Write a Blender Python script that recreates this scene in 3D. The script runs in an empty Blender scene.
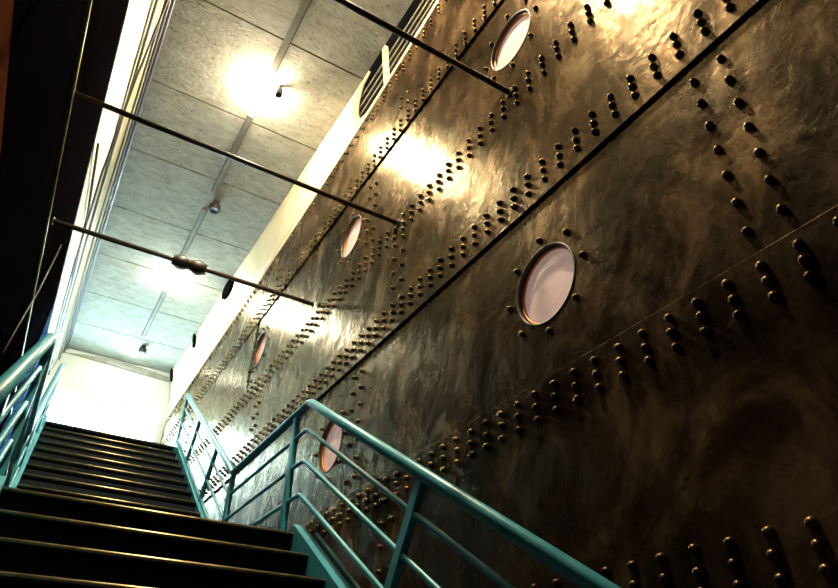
import bpy, bmesh, math, random
from mathutils import Vector, Matrix, Euler
random.seed(7)
scene = bpy.context.scene
C = scene.collection

# ------------------------------------------------------------------ camera
YAW, PITCH, ROLL, FPX = -0.532249, 2.174400, 0.018129, 644.04
cam_d = bpy.data.cameras.new('camera')
cam = bpy.data.objects.new('camera', cam_d); C.objects.link(cam)
cam_d.sensor_fit = 'HORIZONTAL'; cam_d.sensor_width = 36.0
cam_d.lens = 36.0 * FPX / 838.0
cam_d.clip_start = 0.05; cam_d.clip_end = 100
RC = Matrix.Rotation(YAW, 3, 'Z') @ Matrix.Rotation(PITCH, 3, 'X') @ Matrix.Rotation(ROLL, 3, 'Z')
cam.matrix_world = RC.to_4x4()
scene.camera = cam
def proj(P):
    c = RC.transposed() @ Vector(P)
    if c.z > -0.05: return None
    return 419 + FPX * c.x / -c.z, 294 - FPX * c.y / -c.z

# ------------------------------------------------------------------ world, light, exposure
w = bpy.data.worlds.new('world'); scene.world = w; w.use_nodes = True
bg = w.node_tree.nodes['Background']; bg.inputs[0].default_value = (0.62, 0.80, 1.0, 1); bg.inputs[1].default_value = 5.0
vs = scene.view_settings
vs.view_transform = 'Standard'; vs.look = 'None'; vs.gamma = 1.0; vs.use_curve_mapping = False
vs.exposure = 0.0
# daylight coming in through the window at the head of the stairs
ld = bpy.data.lights.new('window_daylight', 'AREA'); ld.shape = 'RECTANGLE'; ld.size = 2.0; ld.size_y = 2.5
ld.energy = 3700; ld.color = (0.62, 0.97, 1.0)
lo = bpy.data.objects.new('window_daylight', ld); C.objects.link(lo)
lo.location = (0.72, 14.75, 4.55); lo.rotation_euler = (-math.pi / 2, 0, 0)
LAMPS = [  # x, y, power (W), colour, lit
    (0.92, 2.22, 1200, (1.0, 0.81, 0.52)),
    (0.92, 5.56, 500, (1.0, 0.85, 0.58)),
    (0.95, 10.38, 300, (0.93, 1.0, 0.86)),
    (0.92, 13.55, 26, (0.90, 1.0, 0.90)),
]

# ------------------------------------------------------------------ materials
def new_mat(name):
    m = bpy.data.materials.new(name); m.use_nodes = True
    nt = m.node_tree; return m, nt, nt.nodes['Principled BSDF']
def N(nt, t, **kw):
    n = nt.nodes.new(t)
    for k, v in kw.items():
        if k in n.inputs: n.inputs[k].default_value = v
        else: setattr(n, k, v)
    return n
def ramp(nt, src, stops):
    r = nt.nodes.new('ShaderNodeValToRGB'); e = r.color_ramp.elements
    while len(e) > 1: e.remove(e[0])
    e[0].position = stops[0][0]; e[0].color = (*stops[0][1], 1)
    for p, c in stops[1:]:
        q = e.new(p); q.color = (*c, 1)
    nt.links.new(src, r.inputs[0]); return r
def coords(nt, scale=(1, 1, 1)):
    g = nt.nodes.new('ShaderNodeNewGeometry'); m = nt.nodes.new('ShaderNodeMapping')
    m.inputs['Scale'].default_value = scale
    nt.links.new(g.outputs['Position'], m.inputs[0]); return m.outputs[0]
def noise(nt, co, scale, detail=4, rough=0.55, dist=0.0):
    n = N(nt, 'ShaderNodeTexNoise', Scale=scale, Detail=detail, Roughness=rough, Distortion=dist)
    nt.links.new(co, n.inputs['Vector']); return n.outputs[0]
def mat_simple(name, c1, c2, scale=6, rough=(0.4, 0.6), metal=0.0, bump=0.0, bscale=40, stretch=(1, 1, 1), spec=0.5):
    m, nt, b = new_mat(name)
    co = coords(nt, stretch)
    n = noise(nt, co, scale)
    r = ramp(nt, n, [(0.35, c1), (0.65, c2)])
    nt.links.new(r.outputs[0], b.inputs['Base Color'])
    mr = N(nt, 'ShaderNodeMapRange'); mr.inputs[3].default_value = rough[0]; mr.inputs[4].default_value = rough[1]
    nt.links.new(n, mr.inputs[0]); nt.links.new(mr.outputs[0], b.inputs['Roughness'])
    b.inputs['Metallic'].default_value = metal
    b.inputs['Specular IOR Level'].default_value = spec
    if bump:
        bn = N(nt, 'ShaderNodeBump', Strength=bump, Distance=0.01)
        nt.links.new(noise(nt, co, bscale, 5), bn.inputs['Height']); nt.links.new(bn.outputs[0], b.inputs['Normal'])
    return m
def mat_hull(name, rivet=False):
    m, nt, b = new_mat(name)
    co = coords(nt, (1, 1, 1))
    big = noise(nt, coords(nt, (1, 1.2, 0.8)), 2.0, 7, 0.62, 0.7)
    col = ramp(nt, big, [(0.38, (0.007, 0.0042, 0.0026)), (0.51, (0.029, 0.0172, 0.0092)), (0.66, (0.128, 0.080, 0.043))])
    nt.links.new(col.outputs[0], b.inputs['Base Color'])
    patch = noise(nt, coords(nt, (2, 2.0, 1.3)), 1.7, 7, 0.68, 1.1)
    mr = N(nt, 'ShaderNodeMapRange'); mr.inputs[1].default_value = 0.32; mr.inputs[2].default_value = 0.68
    mr.inputs[3].default_value = 0.35; mr.inputs[4].default_value = 0.17
    nt.links.new(patch, mr.inputs[0]); nt.links.new(mr.outputs[0], b.inputs['Roughness'])
    b.inputs['Specular IOR Level'].default_value = 0.12; b.inputs['Metallic'].default_value = 0.52
    b.inputs['Specular Tint'].default_value = (1.0, 0.83, 0.60, 1)
    if rivet:
        b.inputs['Metallic'].default_value = 0.85
        col.color_ramp.elements[0].color = (0.03, 0.019, 0.011, 1); col.color_ramp.elements[1].color = (0.07, 0.046, 0.025, 1); col.color_ramp.elements[2].color = (0.15, 0.10, 0.055, 1)
        mr.inputs[3].default_value = 0.34; mr.inputs[4].default_value = 0.22
    if not rivet:
        b1 = N(nt, 'ShaderNodeBump', Strength=0.5, Distance=0.02)
        nt.links.new(noise(nt, coords(nt, (2, 2.0, 1.4)), 1.8, 3, 0.5, 0.4), b1.inputs['Height'])
        b2 = N(nt, 'ShaderNodeBump', Strength=0.45, Distance=0.006)
        nt.links.new(noise(nt, co, 15, 7, 0.66, 0.6), b2.inputs['Height']); nt.links.new(b1.outputs[0], b2.inputs['Normal'])
        nt.links.new(b2.outputs[0], b.inputs['Normal'])
    return m
def mat_emit(name, col, strength):
    m, nt, b = new_mat(name)
    b.inputs['Base Color'].default_value = (1, 1, 1, 1)
    b.inputs['Emission Color'].default_value = (*col, 1); b.inputs['Emission Strength'].default_value = strength
    return m
M = dict(
    hull=mat_hull('hull_paint'), rivet=mat_hull('rivet_paint', True),
    cream=mat_simple('cream_paint', (0.50, 0.43, 0.28), (0.58, 0.51, 0.35), 3, (0.3, 0.5), bump=0.1, bscale=8),
    ceil=mat_simple('rough_plaster', (0.23, 0.22, 0.185), (0.33, 0.315, 0.27), 5, (0.8, 0.95), bump=0.9, bscale=16, stretch=(1, 2.2, 1)),
    white=mat_simple('white_plaster', (0.60, 0.62, 0.56), (0.68, 0.69, 0.63), 4, (0.6, 0.8), bump=0.15, bscale=25),
    olive=mat_simple('cream_wall_paint', (0.28, 0.26, 0.16), (0.36, 0.33, 0.21), 3, (0.5, 0.7)),
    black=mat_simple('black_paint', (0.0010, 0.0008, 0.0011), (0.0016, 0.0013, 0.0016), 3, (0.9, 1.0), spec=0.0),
    navy=mat_simple('dark_blue_paint', (0.010, 0.022, 0.05), (0.016, 0.034, 0.07), 3, (0.8, 0.95), spec=0.0),
    red=mat_simple('red_brown_wood', (0.035, 0.009, 0.004), (0.06, 0.017, 0.008), 5, (0.9, 1.0), stretch=(1, 1, 0.2), spec=0.0),
    teal=mat_simple('teal_paint', (0.038, 0.26, 0.35), (0.055, 0.33, 0.42), 8, (0.25, 0.4)),
    step=mat_simple('dark_stair_steel', (0.005, 0.011, 0.018), (0.009, 0.018, 0.028), 6, (0.6, 0.8), bump=0.1, spec=0.2),
    brass=mat_simple('worn_brass', (0.42, 0.33, 0.16), (0.60, 0.50, 0.27), 14, (0.3, 0.5), metal=1.0),
    rod=mat_simple('rusty_iron', (0.03, 0.022, 0.015), (0.06, 0.045, 0.03), 9, (0.3, 0.45)),
    iron=mat_simple('black_iron', (0.010, 0.008, 0.007), (0.022, 0.017, 0.013), 9, (0.35, 0.55)),
    copper=mat_simple('copper_bore', (0.30, 0.11, 0.03), (0.48, 0.19, 0.055), 9, (0.3, 0.5), metal=0.6),
    slat=mat_simple('grey_slat_paint', (0.10, 0.085, 0.062), (0.15, 0.13, 0.095), 6, (0.4, 0.6)),
    trunk=mat_simple('grey_trunking', (0.13, 0.125, 0.11), (0.18, 0.17, 0.15), 4, (0.6, 0.8)),
    cable=mat_simple('cable_sheath', (0.02, 0.02, 0.03), (0.04, 0.04, 0.05), 5, (0.5, 0.7)),
    floor=mat_simple('dark_floor', (0.05, 0.05, 0.055), (0.08, 0.08, 0.085), 3, (0.4, 0.6)),
    pale=mat_simple('pale_floor', (0.62, 0.64, 0.63), (0.72, 0.74, 0.73), 3, (0.4, 0.6)),
)
def mat_glass():
    m, nt, b = new_mat('window_glass')
    b.inputs['Base Color'].default_value = (0.95, 0.98, 1, 1); b.inputs['Transmission Weight'].default_value = 1
    b.inputs['Roughness'].default_value = 0.0; b.inputs['IOR'].default_value = 1.02
    return m
M['glass'] = mat_glass()
def pit_ceiling(m):
    nt = m.node_tree; b = nt.nodes['Principled BSDF']; src = b.inputs['Base Color'].links[0].from_socket
    pits = ramp(nt, noise(nt, coords(nt, (1, 2.0, 1)), 17, 3, 0.6), [(0.30, (0.45, 0.43, 0.40)), (0.42, (1, 1, 1))])
    mx = nt.nodes.new('ShaderNodeMix'); mx.data_type = 'RGBA'; mx.blend_type = 'MULTIPLY'; mx.inputs[0].default_value = 1.0
    nt.links.new(src, mx.inputs[6]); nt.links.new(pits.outputs[0], mx.inputs[7]); nt.links.new(mx.outputs[2], b.inputs['Base Color'])
pit_ceiling(M['ceil'])
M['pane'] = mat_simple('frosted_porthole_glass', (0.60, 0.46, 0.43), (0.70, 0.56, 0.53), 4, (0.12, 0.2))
_b = M['pane'].node_tree.nodes['Principled BSDF']   # weak pink emission put into the frosted glass itself
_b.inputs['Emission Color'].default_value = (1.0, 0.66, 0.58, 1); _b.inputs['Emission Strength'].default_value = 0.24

# ------------------------------------------------------------------ mesh helpers
def obj(name, bm, m, parent=None, smooth=False):
    bmesh.ops.recalc_face_normals(bm, faces=bm.faces)
    me = bpy.data.meshes.new(name); bm.to_mesh(me); bm.free()
    me.materials.append(M[m] if isinstance(m, str) else m)
    if smooth:
        for f in me.polygons: f.use_smooth = True
    o = bpy.data.objects.new(name, me); C.objects.link(o)
    if parent: put(o, parent)
    return o
def put(o, parent):
    o.parent = parent
    o.matrix_parent_inverse = Matrix.Translation(-world_loc(parent))
def world_loc(o):
    v = o.location.copy()
    return v if o.parent is None else v + Vector((0, 0, 0))
def tag(o, label, cat, group=None):
    o['label'] = label; o['category'] = cat
    if group: o['group'] = group
    return o
def thing(name, label, cat, loc, group=None):
    o = bpy.data.objects.new(name, None); C.objects.link(o); o.location = loc; o.empty_display_size = 0.1
    return tag(o, label, cat, group)
def struct(name, bm, m, label, cat):
    o = obj(name, bm, m); o['kind'] = 'structure'; return tag(o, label, cat)
def box(bm, x0, x1, y0, y1, z0, z1):
    v = [bm.verts.new(p) for p in ((x0,y0,z0),(x1,y0,z0),(x1,y1,z0),(x0,y1,z0),(x0,y0,z1),(x1,y0,z1),(x1,y1,z1),(x0,y1,z1))]
    for f in ((0,1,2,3),(4,5,6,7),(0,1,5,4),(1,2,6,5),(2,3,7,6),(3,0,4,7)): bm.faces.new([v[i] for i in f])
    return v
def bbox(*a, bev=0.0):
    bm = bmesh.new(); box(bm, *a)
    if bev: bmesh.ops.bevel(bm, geom=list(bm.edges), offset=bev, segments=1, affect='EDGES')
    return bm
def prism(bm, poly, axis, a0, a1):
    """extrude a 2D polygon; axis 'X': poly is (y,z); 'Y': poly is (x,z)"""
    def P(q, a): return (a, q[0], q[1]) if axis == 'X' else (q[0], a, q[1])
    A = [bm.verts.new(P(q, a0)) for q in poly]; B = [bm.verts.new(P(q, a1)) for q in poly]
    bm.faces.new(A); bm.faces.new(B[::-1]); n = len(poly)
    for i in range(n): bm.faces.new((A[i], A[(i+1) % n], B[(i+1) % n], B[i]))
def tube(bm, pts, r, seg=12, cap=True):
    pts = [Vector(p) for p in pts]; n = len(pts); rings = []
    ref = Vector((1, 0, 0))
    if abs((pts[-1] - pts[0]).normalized().x) > 0.9: ref = Vector((0, 0, 1))
    for i, p in enumerate(pts):
        a = (p - pts[i-1]).normalized() if i else None
        b = (pts[i+1] - p).normalized() if i < n-1 else None
        t = ((a or b) + (b or a)).normalized()
        k = 1.0 if (a is None or b is None) else 1.0 / max(0.5, t.dot(a))
        u = t.cross(ref).normalized(); v = u.cross(t).normalized()
        rings.append([bm.verts.new(p + (u * math.cos(q) * k + v * math.sin(q)) * r) for q in [2*math.pi*j/seg for j in range(seg)]])
    for i in range(n-1):
        for j in range(seg): bm.faces.new((rings[i][j], rings[i][(j+1) % seg], rings[i+1][(j+1) % seg], rings[i+1][j]))
    if cap: bm.faces.new(rings[0]); bm.faces.new(rings[-1])
def soften(pts, d=0.05, k=3):
    """round the corners of a polyline"""
    pts = [Vector(p) for p in pts]; out = [pts[0]]
    for i in range(1, len(pts)-1):
        a = pts[i] + (pts[i-1]-pts[i]).normalized()*d; b = pts[i] + (pts[i+1]-pts[i]).normalized()*d
        for j in range(k+1):
            t = j/k; out.append(a*(1-t)**2 + pts[i]*2*t*(1-t) + b*t*t)
    return out + [pts[-1]]
def lathe(bm, prof, centre, axis, seg=24):
    """prof: list of (radius, height along axis)"""
    axis = Vector(axis); ref = Vector((0,0,1)) if abs(axis.z) < 0.9 else Vector((1,0,0))
    u = axis.cross(ref).normalized(); v = axis.cross(u); c = Vector(centre); rings = []
    for r, hh in prof:
        if r < 1e-6: rings.append([bm.verts.new(c + axis*hh)]); continue
        rings.append([bm.verts.new(c + axis*hh + (u*math.cos(2*math.pi*j/seg) + v*math.sin(2*math.pi*j/seg))*r) for j in range(seg)])
    for A, B in zip(rings, rings[1:]):
        for j in range(seg):
            k = (j+1) % seg
            if len(A) == 1 and len(B) == 1: continue
            if len(A) == 1: bm.faces.new((A[0], B[j], B[k]))
            elif len(B) == 1: bm.faces.new((A[j], A[k], B[0]))
            else: bm.faces.new((A[j], A[k], B[k], B[j]))

# ------------------------------------------------------------------ dimensions (camera at the origin, metres)
H = 2.0                 # hull distance; the hull plane is x = H
CEIL = 6.75
FLOOR = -1.775
YEND = 14.2             # end wall
LAND_Z, LAND_Y0, LAND_Y1 = 1.025, 3.91, 5.60
RISE1, GO1 = 0.175, 0.278
N2, RISE2, GO2 = 12, 0.18125, 0.30
TOP_Z = LAND_Z + N2 * RISE2; TOP_Y = LAND_Y1 + (N2 - 1) * GO2
SX0, SX1 = -0.145, 1.43  # stair width

# ------------------------------------------------------------------ setting
struct('floor', bbox(-0.8, 2.6, -4.0, YEND, FLOOR-0.1, FLOOR), 'floor', 'dark floor at the foot of the stairs', 'floor')
struct('floor_upper', bbox(-0.22, 1.505, TOP_Y, YEND, TOP_Z-0.25, TOP_Z-0.002), 'pale', 'upper floor at the head of the stairs', 'floor')
ceil = struct('ceiling', bbox(-0.62, 2.7, -4.0, YEND, CEIL+0.05, CEIL+0.2), 'iron', 'ceiling of rough plaster slabs over the stairs', 'ceiling')
joints = [-3.9, -2.2, -0.8, 0.57, 1.97, 3.37, 4.77, 6.17, 7.50, 8.88, 10.30, 11.66, 12.92, YEND-0.01]
for a, b in zip(joints, joints[1:]):
    bm = bmesh.new(); g = 0.011
    box(bm, -0.365, 1.945, a+g, b-g, CEIL, CEIL+0.05)
    # slabs hang a little unevenly
    d = random.uniform(-0.006, 0.006)
    for v in bm.verts:
        if v.co.z < CEIL+0.01: v.co.z += d*0.3 + (0.0 if v.co.y > (a+b)/2 else 0.0)
    obj('ceiling_panel', bm, 'ceil', ceil)
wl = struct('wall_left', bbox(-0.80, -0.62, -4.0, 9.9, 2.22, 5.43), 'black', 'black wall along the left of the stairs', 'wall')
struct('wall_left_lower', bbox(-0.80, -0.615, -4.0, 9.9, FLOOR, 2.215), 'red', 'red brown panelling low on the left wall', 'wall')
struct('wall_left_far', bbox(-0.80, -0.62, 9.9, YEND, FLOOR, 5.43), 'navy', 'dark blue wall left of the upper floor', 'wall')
bm = bmesh.new(); prism(bm, [(-0.80, 5.43), (-0.61, 5.43), (-0.50, 6.12), (-0.80, 6.12)], 'Y', -4.0, YEND)
struct('trim_1', bm, 'white', 'white sloping fascia above the black wall', 'trim')
bm = bmesh.new(); prism(bm, [(-0.80, 6.12), (-0.485, 6.12), (-0.37, CEIL), (-0.37, CEIL+0.05), (-0.80, CEIL+0.05)], 'Y', -4.0, YEND)
struct('trim_2', bm, 'olive', 'cream fascia under the ceiling, behind the cables', 'trim')
bm = bmesh.new()
box(bm, -0.80, -0.36, YEND, YEND+0.2, FLOOR, 5.80); box(bm, 1.84, 2.7, YEND, YEND+0.2, FLOOR, 5.80)
box(bm, -0.36, 1.84, YEND, YEND+0.2, FLOOR, TOP_Z+0.1); box(bm, -0.80, 2.7, YEND, YEND+0.2, 5.80, CEIL+0.2)
we = struct('wall_end', bm, 'white', 'bright white wall at the head of the stairs', 'wall')
# arched lunette and a rail on the end wall
bm = bmesh.new(); L = 20; poly = [(-0.36, CEIL-0.36)]
xs = [-0.36 + (1.86+0.36)*i/L for i in range(L+1)]
poly = [(x, CEIL-0.10+0.10*math.sin(math.pi*(x+0.36)/2.22)-0.02) for x in xs]
poly += [(1.86, CEIL-0.22), (0.1, CEIL-0.13)]
prism(bm, poly, 'Y', YEND-0.035, YEND); obj('lunette', bm, 'ceil', we)
obj('picture_rail', bbox(-0.36, 1.84, YEND-0.03, YEND, 5.82, 5.86), 'white', we)
struct('wall_back', bbox(-0.8, 2.7, -4.2, -4.0, FLOOR, CEIL+0.2), 'black', 'dark wall behind the viewer', 'wall')
# window at the head of the stairs: frame and panes
bm = bmesh.new(); WX0, WX1, WZ0, WZ1 = -0.36, 1.84, TOP_Z+0.1, 5.80
for x in (WX0, WX1-0.03): box(bm, x, x+0.03, YEND+0.12, YEND+0.18, WZ0, WZ1)
for z in (WZ0, WZ1-0.03): box(bm, WX0+0.03, WX1-0.03, YEND+0.12, YEND+0.18, z, z+0.03)
win = struct('window_1', bm, 'white', 'wide bright window at the head of the stairs', 'window')
obj('pane', bbox(WX0+0.03, WX1-0.03, YEND+0.145, YEND+0.155, WZ0+0.03, WZ1-0.03), 'glass', win)

# ------------------------------------------------------------------ ship hull
hull = thing('ship_hull', 'dark brown riveted steel ship hull with round portholes', 'ship hull', (H, 4.0, FLOOR))
XR, XP = H, H - 0.020      # faces of the recessed and of the proud strakes
PORT_R = 0.236
UP_Z, LO_Z = 2.13*H, 1.006*H
ports = [(1.066*H, UP_Z), (2.40*H, UP_Z), (3.775*H, UP_Z), (1.036*H, LO_Z), (2.408*H, LO_Z)]
def ztop(y):           # sheer line where the dark hull meets the cream bulwark
    return H*(2.83 + 0.22*math.exp(-(max(y, 0.0)/H-1.5)/1.6))
def plate(y0, y1, z0, z1, x, t, holes=()):
    bm = bmesh.new()
    if not holes:
        c = 0.007
        prism(bm, [(x, z0+c*0.3), (x+c*0.3, z0), (x+t, z0), (x+t, z1), (x+c, z1), (x, z1-c)], 'Y', y0, y1)
    else:
        (hy, hz), R, a = holes[0], PORT_R, PORT_R + 0.11
        a = min(a, hz - z0, z1 - hz)
        def quad(ya, yb, za, zb):
            if yb-ya < 1e-4 or zb-za < 1e-4: return
            bm.faces.new([bm.verts.new(p) for p in ((x,ya,za),(x,yb,za),(x,yb,zb),(x,ya,zb))])
        quad(y0, hy-a, z0, z1); quad(hy+a, y1, z0, z1); quad(hy-a, hy+a, z0, hz-a); quad(hy-a, hy+a, hz+a, z1)
        n = 40; ci, sq, ck = [], [], []
        for i in range(n):
            q = 2*math.pi*i/n; c, s = math.cos(q), math.sin(q); k = a/max(abs(c), abs(s))
            ci.append(bm.verts.new((x, hy+c*R, hz+s*R))); sq.append(bm.verts.new((x, hy+c*k, hz+s*k)))
            ck.append(bm.verts.new((x+t, hy+c*R, hz+s*R)))
        for i in range(n):
            j = (i+1) % n
            bm.faces.new((ci[i], sq[i], sq[j], ci[j])); bm.faces.new((ci[i], ci[j], ck[j], ck[i]))
        # edges of the plate
        for ring in (((y0,z0),(y1,z0)),((y1,z0),(y1,z1)),((y1,z1),(y0,z1)),((y0,z1),(y0,z0))):
            (ya,za),(yb,zb) = ring
            bm.faces.new([bm.verts.new(p) for p in ((x,ya,za),(x,yb,zb),(x+t,yb,zb),(x+t,ya,za))])
    if z1 > 3.0*H:      # top strake: its upper edge follows the sheer
        bm.free(); bm = bmesh.new(); n = max(3, int((y1-y0)/0.4)); rows = []
        for i in range(n+1):
            y = y0+(y1-y0)*i/n; zt = ztop(y)
            rows.append([bm.verts.new(p) for p in ((x,y,z0+.002),(x+.002,y,z0),(x+t,y,z0),(x+t,y,zt),(x+.007,y,zt),(x,y,zt-.007))])
        for A, B in zip(rows, rows[1:]):
            for k in range(6): bm.faces.new((A[k], A[(k+1)%6], B[(k+1)%6], B[k]))
        bm.faces.new(rows[0]); bm.faces.new(rows[-1])
    return obj('hull_plate', bm, 'hull', hull)
rivets = []     # (y, z, x of the surface)
PL = 1.73*H; P = 0.0703*H
strakes = [  # z0, z1, face, butt phase, rows of rivets
    (FLOOR/H, 0.150, XR, 0.448, ()),
    (0.150, 0.744, XP, 0.124, (0.272, 0.238, 0.204, 0.711, 0.677, 0.643)),
    (0.744, 1.287, XR, 0.448, ()),
    (1.287, 1.900, XP, 0.124, (1.420, 1.385, 1.350, 1.853, 1.817, 1.776)),
    (1.900, 2.410, XR, 0.440, ()),
    (2.410, 3.150, XP, 0.124, (2.525, 2.490, 2.455, 2.80)),
]
PH = {0.272: -.011, 0.238: -.011, 0.204: -.011, 1.420: .014, 1.385: .014, 1.350: .014, 1.853: .024, 1.817: .024, 1.776: .024, 2.525: .016, 2.490: .016, 2.455: .016}
KP = XP/H
for si, (z0, z1, x, ph, rows) in enumerate(strakes):
    if x == XP: z1 = z1*KP if si < 5 else z1
    elif si > 0: z0 -= 0.025
    cuts = [-4.0] + [y for y in [ph*H + PL*k for k in range(-2, 6)] if -4 < y < YEND-0.2] + [YEND-0.02]
    for a, b in zip(cuts, cuts[1:]):
        hs = [p for p in ports if a < p[0] < b and z0*H < p[1] < z1*H]
        # a plate holding two portholes never occurs: portholes are 1.37 H apart, plates 1.73 H long, so split if it does
        if len(hs) == 2:
            mid = (hs[0][0]+hs[1][0])/2
            plate(a, mid, z0*H, z1*H, x, 0.06, [hs[0]]); plate(mid, b, z0*H, z1*H, x, 0.06, [hs[1]])
        else:
            plate(a, b, z0*H, z1*H, x, 0.06, hs)
        # butt rivets: a double column beside each joint
        if b < YEND-0.3:
            lo = z0 + (0.085 if not rows else (rows[0]-z0)+0.075); hi = z1 - 0.035 if not rows else rows[3]-0.06
            if not rows: lo = z0 + (0.075 if si > 0 else 0.05)
            z = lo
            while z < hi:
                rivets.append((b+0.036*H, z*H, x)); rivets.append((b-0.036*H, (z if si < 4 else z-0.03)*H, x)); z += 0.0733
    y = 0.62*H - P*60
    k = 0
    while y < YEND-0.3:
        if y > -1.0:
            if si == 5:
                for q, dz in enumerate((0.07, 0.14, 0.21) if y < 2.3*H else (0.07, 0.14)):
                    rivets.append((y + (0.5*P if q % 2 and y > 2.3*H else 0), ztop(y)-dz, x))
            for ri, z in enumerate(rows[:3] if si == 5 else rows):
                rivets.append(((y + PH.get(z, 0)*H)*KP + random.uniform(-.004, .004), z*XP + random.uniform(-.003, .003), x))
        y += P
# unseen backing added behind the plates so that no light leaks through the joints and portholes
obj('light_leak_backing', bbox(H+0.16, H+0.24, -4.0, YEND-0.02, FLOOR, 2.80*H), 'iron', hull)
# portholes
for (py, pz) in ports:
    bm = bmesh.new()
    lathe(bm, [(PORT_R+0.001, -0.002), (PORT_R-0.001, -0.005), (PORT_R-0.007, -0.005), (PORT_R-0.009, 0.0), (PORT_R-0.010, 0.06), (PORT_R+0.001, 0.06), (PORT_R+0.001, -0.002)], (XR, py, pz), (1, 0, 0), 40)
    rim = obj('porthole', bm, 'iron', hull, True)
    bm = bmesh.new(); lathe(bm, [(PORT_R-0.0105, 0.022), (PORT_R-0.016, 0.020), (PORT_R-0.022, 0.026), (PORT_R-0.023, 0.040), (PORT_R-0.0105, 0.040), (PORT_R-0.0105, 0.022)], (XR, py, pz), (1, 0, 0), 40)
    rg = obj('retaining_ring', bm, 'copper', None, True); rg.parent = rim
    bm = bmesh.new(); lathe(bm, [(0, 0.034), (0.12, 0.036), (PORT_R-0.0105, 0.042), (PORT_R-0.0105, 0.055), (0, 0.055)], (XR, py, pz), (1, 0, 0), 40)
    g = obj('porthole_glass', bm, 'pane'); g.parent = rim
    for k in range(8):
        q = math.pi*k/4
        rivets.append((py + 0.148*H*math.cos(q), pz + 0.148*H*math.sin(q), XR))
# rivet heads: the ones that show largest are parts of their own, the rest one field
def dome(bm, c, r, hh, seg):
    lathe(bm, [(r*0.98, 0.001), (r, -hh*0.15), (r*0.92, -hh*0.48), (r*0.68, -hh*0.80), (r*0.35, -hh*0.96), (0, -hh)], c, (1, 0, 0), seg)
RR, RH = 0.0195, 0.026
bm = bmesh.new(); dome(bm, (0, 0, 0), RR, RH, 10); bmesh.ops.recalc_face_normals(bm, faces=bm.faces)
rme = bpy.data.meshes.new('rivet'); bm.to_mesh(rme); bm.free(); rme.materials.append(M['rivet'])
for f in rme.polygons: f.use_smooth = True
near, far = [], []
for (y, z, x) in rivets:
    p = proj((x, y, z)); d = math.sqrt(x*x+y*y+z*z)
    if p and -5 < p[0] < 843 and -5 < p[1] < 593: near.append((d, y, z, x))
    else: far.append((y, z, x))
near.sort()
far += [(y, z, x) for d, y, z, x in near[300:]]
for d, y, z, x in near[:300]:
    o = bpy.data.objects.new('rivet', rme); C.objects.link(o)
    o.location = (x, y, z); o.scale = (random.uniform(0.9, 1.1), random.uniform(0.94, 1.06), random.uniform(0.94, 1.06))
    put(o, hull)
bm = bmesh.new()
for y, z, x in far: dome(bm, (x, y, z), RR, RH, 8)
ff = obj('rivet_field', bm, 'rivet', hull, True); ff['kind'] = 'stuff'

# bulwark: the cream band above the hull, leaning in to the ceiling, with a long slotted port near the top of the picture
bul = thing('bulwark', 'cream painted bulwark band between riveted hull and ceiling', 'bulwark', (H, 6.0, 2.85*H))
ZT = CEIL-0.004
def xtop(y): return 1.945 - 0.0155*max(0.0, y-5.0)
def bp(s, y, dx=0.0):
    zb = ztop(y)+0.003; x0 = XP-0.006
    return (x0 - (x0-xtop(y))*s**1.5 + dx, y, zb + (ZT-zb)*s)
YS = 4.72; S = 12; cols = 22; SR = 0.10
def strip(name, m, s0, s1, ya, yb, dx0, dx1, n=1, k=16, sm=False):
    """band of the bulwark between heights s0 and s1; ya may be a function of s"""
    bm = bmesh.new(); g = {}
    for i in range(n+1):
        q = s0+(s1-s0)*i/n; y0 = ya(q) if callable(ya) else ya
        for j in range(k+1):
            y = y0+(yb-y0)*j/k
            g[i,j,0] = bm.verts.new(bp(q, y, dx0)); g[i,j,1] = bm.verts.new(bp(q, y, dx1))
    for i in range(n):
        for j in range(k):
            for d in (0, 1): bm.faces.new([g[i,j,d], g[i+1,j,d], g[i+1,j+1,d], g[i,j+1,d]])
        for j in (0, k): bm.faces.new([g[i,j,0], g[i+1,j,0], g[i+1,j,1], g[i,j,1]])
    for j in range(k):
        for i in (0, n): bm.faces.new([g[i,j,0], g[i,j+1,0], g[i,j+1,1], g[i,j,1]])
    return obj(name, bm, m, bul, sm)
def slot_end(q):       # rounded end of the slotted port
    q = (q-SR)/(1-SR); return YS - 0.10 + 0.30*math.sqrt(max(0, 1-(2*q-1)**2))
strip('bulwark_plate', 'cream', SR+0.002, 1.0, slot_end, YEND-0.02, 0, 0.03, S, cols, True)
strip('bottom_rail', 'cream', 0.0, SR, -3.9, YEND-0.02, 0, 0.04, 1, 30)
for k in range(4):
    q = 0.24 + 0.19*k
    strip('slat', 'slat', q-0.028, q+0.028, -3.9, YS+0.3, 0.045, 0.07, 1, 14)
bm = bmesh.new()
pts = [(4.15, 0.10), (4.21, 0.10), (4.27, 0.98), (4.20, 1.0)]
A = [bm.verts.new(bp(q, y, -0.004)) for y, q in pts]; B = [bm.verts.new(bp(q, y, 0.043)) for y, q in pts]
bm.faces.new(A); bm.faces.new(B)
for i in range(4): bm.faces.new((A[i], A[(i+1)%4], B[(i+1)%4], B[i]))
obj('stanchion', bm, 'cream', bul)
obj('port_back', bbox(H+0.30, H+0.34, -3.9, YEND-0.02, 2.75*H, CEIL+0.04), 'iron', bul)
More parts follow.
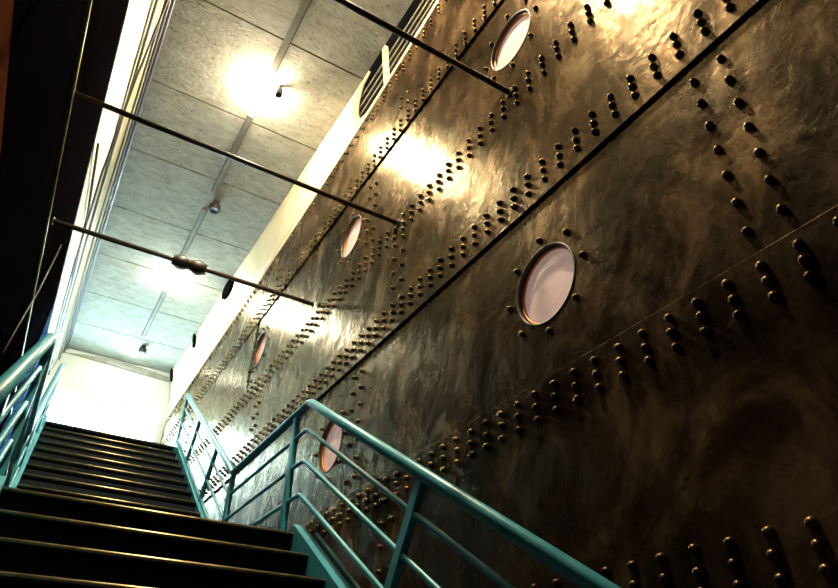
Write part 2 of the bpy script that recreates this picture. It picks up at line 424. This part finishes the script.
# black scupper covers along the top edge of the bulwark
for (y, ln, s0, nm) in ((9.95, 0.60, 0.72, 'large black oval scupper cover on the cream bulwark'), (12.1, 0.13, 0.70, 'slim black scupper cover on the bulwark, midway to the end wall'), (13.9, 0.12, 0.70, 'slim black scupper cover on the bulwark beside the end wall')):
    bm = bmesh.new(); n = 20; ring = []
    for dx in (-0.045, -0.002):
        r_ = []
        for k in range(n):
            q = 2*math.pi*k/n; sc = (s0+0.985)/2; hs = (0.985-s0)/2
            r_.append(bm.verts.new(bp(sc + hs*math.sin(q), y + 0.5*ln*math.cos(q), dx)))
        ring.append(r_); bm.faces.new(r_)
    for k in range(n): bm.faces.new((ring[0][k], ring[0][(k+1)%n], ring[1][(k+1)%n], ring[1][k]))
    o = obj('scupper_cover', bm, 'black'); tag(o, nm, 'scupper', 'scupper covers on the bulwark')

# ------------------------------------------------------------------ staircase
st = thing('staircase', 'dark steel staircase with brass nosings and a landing', 'staircase', (0.64, 3.0, FLOOR))
def step(y, z, go, rise):
    """riser at y from z-rise up to z, tread from y to y+go at z"""
    obj('riser', bbox(SX0, SX1, y, y+0.012, z-rise, z-0.032), 'step', st)
    t = obj('tread', bbox(SX0, SX1, y-0.02, y+go, z-0.03, z), 'step', st)
    bm = bmesh.new(); tube(bm, [(SX0, y-0.022, z-0.012), (SX1, y-0.022, z-0.012)], 0.0095, 8)
    n = obj('nosing', bm, 'brass', None, True); n.parent = t
n1 = 16
for i in range(n1):
    z = LAND_Z - RISE1*i; y = LAND_Y0 - GO1*i
    if i == 0:
        obj('riser', bbox(SX0, SX1, y, y+0.012, z-RISE1, z-0.032), 'step', st)
        t = obj('landing', bbox(SX0, SX1+0.10, y-0.02, LAND_Y1, z-0.03, z), 'step', st)
        bm = bmesh.new(); tube(bm, [(SX0, y-0.022, z-0.012), (SX1, y-0.022, z-0.012)], 0.0095, 8)
        n = obj('nosing', bm, 'brass', None, True); n.parent = t
    else: step(y, z, GO1, RISE1)
for i in range(N2):
    z = LAND_Z + RISE2*(i+1); y = LAND_Y1 + GO2*i
    step(y, z, GO2 if i < N2-1 else 0.05, RISE2)
# stringers: channels standing a little above the treads
S1 = RISE1/GO1; S2 = RISE2/GO2
def stringer(xa, xb, ya, za, yb, zb, up, dn):
    bm = bmesh.new(); prism(bm, [(ya, za+up), (yb, zb+up), (yb, zb-dn), (ya, za-dn)], 'X', xa, xb)
    return obj('stringer', bm, 'teal', st)
yb1, zb1 = LAND_Y0 - GO1*(n1-1), LAND_Z - RISE1*(n1-1)
for (xa, xb) in ((SX1+0.001, SX1+0.075), (SX0-0.075, SX0-0.001)):
    stringer(xa, xb, yb1, zb1, LAND_Y0, LAND_Z, 0.055, 0.16)
    stringer(xa, xb, LAND_Y0+0.001, LAND_Z, LAND_Y1-0.001, LAND_Z, 0.02, 0.22)
    stringer(xa, xb, LAND_Y1, LAND_Z+0.06, TOP_Y, TOP_Z, 0.08, 0.22)
stringer(SX1+0.125, SX1+0.15, yb1, zb1, LAND_Y0-0.05, LAND_Z-0.03, 0.04, 0.16)
# supports that carry the landing
for x in (SX0+0.05, SX1-0.05):
    obj('landing_leg', bbox(x-0.04, x+0.04, LAND_Y1-0.3, LAND_Y1-0.22, FLOOR, LAND_Z-0.031), 'step', st)

# ------------------------------------------------------------------ railings
def railing(x, label, sgn):
    r = thing('stair_railing', label, 'railing', (x, 4.0, LAND_Z), 'teal stair railings')
    sl1, sl2 = 0.621, 0.634
    yA, yB = 3.98, 5.73
    def path(z, ylow, ytop):
        return soften([(x, ylow, z - (yA-ylow)*sl1), (x, yA, z), (x, yB, z), (x, ytop, z + (ytop-yB)*sl2)], 0.045)
    bm = bmesh.new(); tube(bm, path(1.935, -0.3, 9.05), 0.031, 16); obj('handrail', bm, 'teal', r, True)
    for z in (1.735, 1.515, 1.29):
        bm = bmesh.new(); tube(bm, path(z, -0.2, 9.0), 0.0145, 10); obj('mid_rail', bm, 'teal', r, True)
    def post(y, z, ang, L):
        """flat bar from just under the handrail at (y,z), leaning by ang, of length L"""
        bm = bmesh.new(); box(bm, -0.020, 0.020, -0.030, 0.030, -L, 0)
        bmesh.ops.bevel(bm, geom=list(bm.edges), offset=0.003, segments=1, affect='EDGES')
        bm.transform(Matrix.Translation((x, y, z)) @ Matrix.Rotation(ang, 4, 'X'))
        obj('post', bm, 'teal', r)
    post(4.22, 1.905, 0, 1.905-LAND_Z); post(5.72, 1.905, 0, 1.905-LAND_Z)
    a1 = math.atan(sl1); a2 = math.atan(sl2)
    for y in (2.45, 0.75): post(y, 1.905-(yA-y)*sl1, a1, 0.80)
    for y in (6.55, 7.75): post(y, 1.905+(y-yB)*sl2, a2, 0.80)
    post(9.02, 1.92+(9.02-yB)*sl2, 0, 1.92+(9.02-yB)*sl2 - TOP_Z + 0.0)
    return r
railing(1.475, 'teal tube railing between the stairs and the riveted hull', 1)
railing(-0.195, 'teal tube railing between the stairs and the black wall', -1)

# ------------------------------------------------------------------ tie rods
def rod(y, z, x0, x1, label, r=0.021, buckle=None, zl=None):
    t = thing('tie_rod', label, 'tie rod', (x1, y, z), 'iron tie rods across the stairwell')
    bm = bmesh.new(); tube(bm, [(x0, y, zl or z), (x1, y, z)], r, 12); obj('rod', bm, 'rod', t, True)
    bm = bmesh.new(); lathe(bm, [(0, -0.012), (0.034, -0.012), (0.040, -0.006), (0.040, 0.0), (0, 0.0)], (x1, y, z), (1, 0, 0), 16); obj('wall_flange', bm, 'iron', t)
    bm = bmesh.new(); lathe(bm, [(0, 0), (0.040, 0), (0.040, 0.006), (0.034, 0.012), (0, 0.012)], (x0, y, zl or z), (1, 0, 0), 16); obj('wall_flange', bm, 'iron', t)
    if buckle is not None:
        for k, dx in enumerate((-0.085, 0.075)):
            bm = bmesh.new()
            lathe(bm, [(0, -0.09), (0.032, -0.088), (0.055, -0.055), (0.066, 0.0), (0.055, 0.055), (0.032, 0.088), (0, 0.09)], (buckle+dx, y, z), (1, 0, 0), 14)
            tb = obj('turnbuckle', bm, 'iron', t, True)
        for dz in (-1, 1):
            bm = bmesh.new(); q = [(buckle-0.17+0.02*i, y + dz*0.0, z + dz*(0.05+0.035*math.sin(i/17*math.pi*2)**2)) for i in range(18)]
            tube(bm, q, 0.009, 6); obj('wire_loop', bm, 'iron', t, True)
rod(1.086*H, 1.845*H, -0.618, XP, 'nearest iron tie rod, cutting across the top of the picture')
rod(1.871*H, 1.826*H, -0.618, XP, 'middle iron tie rod, plain, below the bright ceiling lamp')
rod(2.813*H, 1.936*H, -0.618, XP, 'farthest iron tie rod, with a knobbly turnbuckle', 0.024, buckle=0.64)

# pipe along the black wall that the rods reach, and a cable bracket
bm = bmesh.new(); tube(bm, [(-0.600, -3.8, 3.60), (-0.600, 6.30, 3.56), (-0.600, 9.85, 3.55)], 0.0085, 8)
o = obj('wall_pipe', bm, 'brass', None, True); tag(o, 'thin brass pipe running along the black wall', 'pipe')
bm = bmesh.new(); tube(bm, [(-0.597, 6.03, 2.68), (-0.597, 6.45, 3.34), (-0.585, 6.62, 3.70), (-0.597, 7.10, 4.60)], 0.007, 8)
o = obj('wall_strut', bm, 'rod', None, True); tag(o, 'bent grey strut crossing the thin wall pipe', 'strut')

# ------------------------------------------------------------------ cables under the ceiling, left
def fx(t):   # point on the fascia, t from 0 (black wall) to 1 (ceiling)
    z = 5.43 + (CEIL-5.43)*t
    x = -0.61 + 0.11*(z-5.43)/0.69 if z < 6.12 else -0.485 + 0.115*(z-6.12)/(CEIL-6.12)
    return x, z
def cable(ts, r, off, label):
    pts = []
    for y, t in ts:
        x, z = fx(t); pts.append((x+off, y, z-0.004))
    bm = bmesh.new(); tube(bm, pts, r, 6)
    o = obj('cable', bm, 'cable', None, True); tag(o, label, 'cable', 'cables along the left fascia')
cable([(-3, .60), (3.5, .56), (8, .50), (14.1, .46)], 0.016, 0.03, 'thin dark cable along the joint of the white and cream fascia')
cable([(-3, .90), (3.9, .90), (5.6, .48), (7.0, .22), (9.5, .10), (14.1, .06)], 0.014, 0.075, 'thin dark cable crossing slantwise over the cream fascia')
cable([(-3, .78), (5, .78), (9, .70), (14.1, .74)], 0.016, 0.03, 'dark cable along the middle of the cream fascia')
cable([(-3, .88), (5, .87), (10, .85), (14.1, .88)], 0.020, 0.034, 'thicker dark cable along the upper cream fascia')
cable([(-3, .955), (6, .95), (14.1, .955)], 0.026, 0.045, 'thickest dark cable, tucked under the ceiling edge')
cable([(6.2, .02), (8.0, .26), (10, .34), (14.1, .30)], 0.016, 0.03, 'thin dark cable along the far white fascia')

# ------------------------------------------------------------------ ceiling trunking, lamps
tk = thing('light_trunking', 'grey trunking strip along the middle of the ceiling', 'trunking', (0.95, 6.0, CEIL-0.03))
for a, b in ((-3.9, 5.25), (6.05, 7.75), (8.2, 10.0), (10.8, 12.75)):
    bm = bmesh.new(); prism(bm, [(0.895, CEIL-0.006), (0.985, CEIL-0.006), (0.965, CEIL-0.036), (0.915, CEIL-0.036)], 'Y', a, b); obj('trunking_strip', bm, 'trunk', tk)
labs = ['lit round ceiling lamp above the viewer', 'brightest lit round ceiling lamp, between the first two tie rods', 'lit round ceiling lamp beyond the turnbuckle rod', 'lit round ceiling lamp nearest the end wall']
for (x, y, pw, col), lb in zip(LAMPS, labs):
    l = thing('ceiling_lamp', lb, 'lamp', (x, y, CEIL-0.006), 'lit ceiling lamps')
    R = 0.095; z = CEIL-0.004
    bm = bmesh.new(); lathe(bm, [(0, 0), (R+0.012, 0), (R+0.012, -0.008), (R+0.004, -0.012), (0, -0.012)], (x, y, z), (0, 0, 1), 24); obj('lamp_base', bm, 'cream', l, True)
    m = mat_emit('lamp_glow', col, pw/(4*math.pi**2*R*R)*1.5)
    bm = bmesh.new(); lathe(bm, [(R*math.cos(q), -0.013-R*math.sin(q)) for q in [i*math.pi/14 for i in range(7)]] + [(0, -0.013-R)], (x, y, z), (0, 0, 1), 20); obj('lamp_globe', bm, m, l, True)
for (x, y, lb) in ((1.04, 7.97, 'unlit black spotlight on the ceiling, between two tie rods'), (1.04, 13.2, 'unlit black spotlight on the ceiling near the end wall'), (1.10, 5.42, 'small dark sensor on the ceiling beside the brightest lamp')):
    small = 'sensor' in lb; k = 0.55 if small else 1.0
    l = thing('ceiling_sensor' if small else 'ceiling_spotlight', lb, 'sensor' if small else 'spotlight', (x, y, CEIL-0.006))
    bm = bmesh.new(); lathe(bm, [(0, 0), (0.05*k, 0), (0.05*k, -0.03), (0, -0.03)], (x, y, CEIL-0.006), (0, 0, 1), 16); obj('mount', bm, 'iron', l, True)
    bm = bmesh.new(); lathe(bm, [(0, -0.03), (0.06*k, -0.04), (0.085*k, -0.09), (0.085*k, -0.15), (0.075*k, -0.17), (0.06*k, -0.155), (0, -0.15)], (x, y, CEIL-0.006), (0, 0, 1), 18); obj('lamp_head', bm, 'iron', l, True)
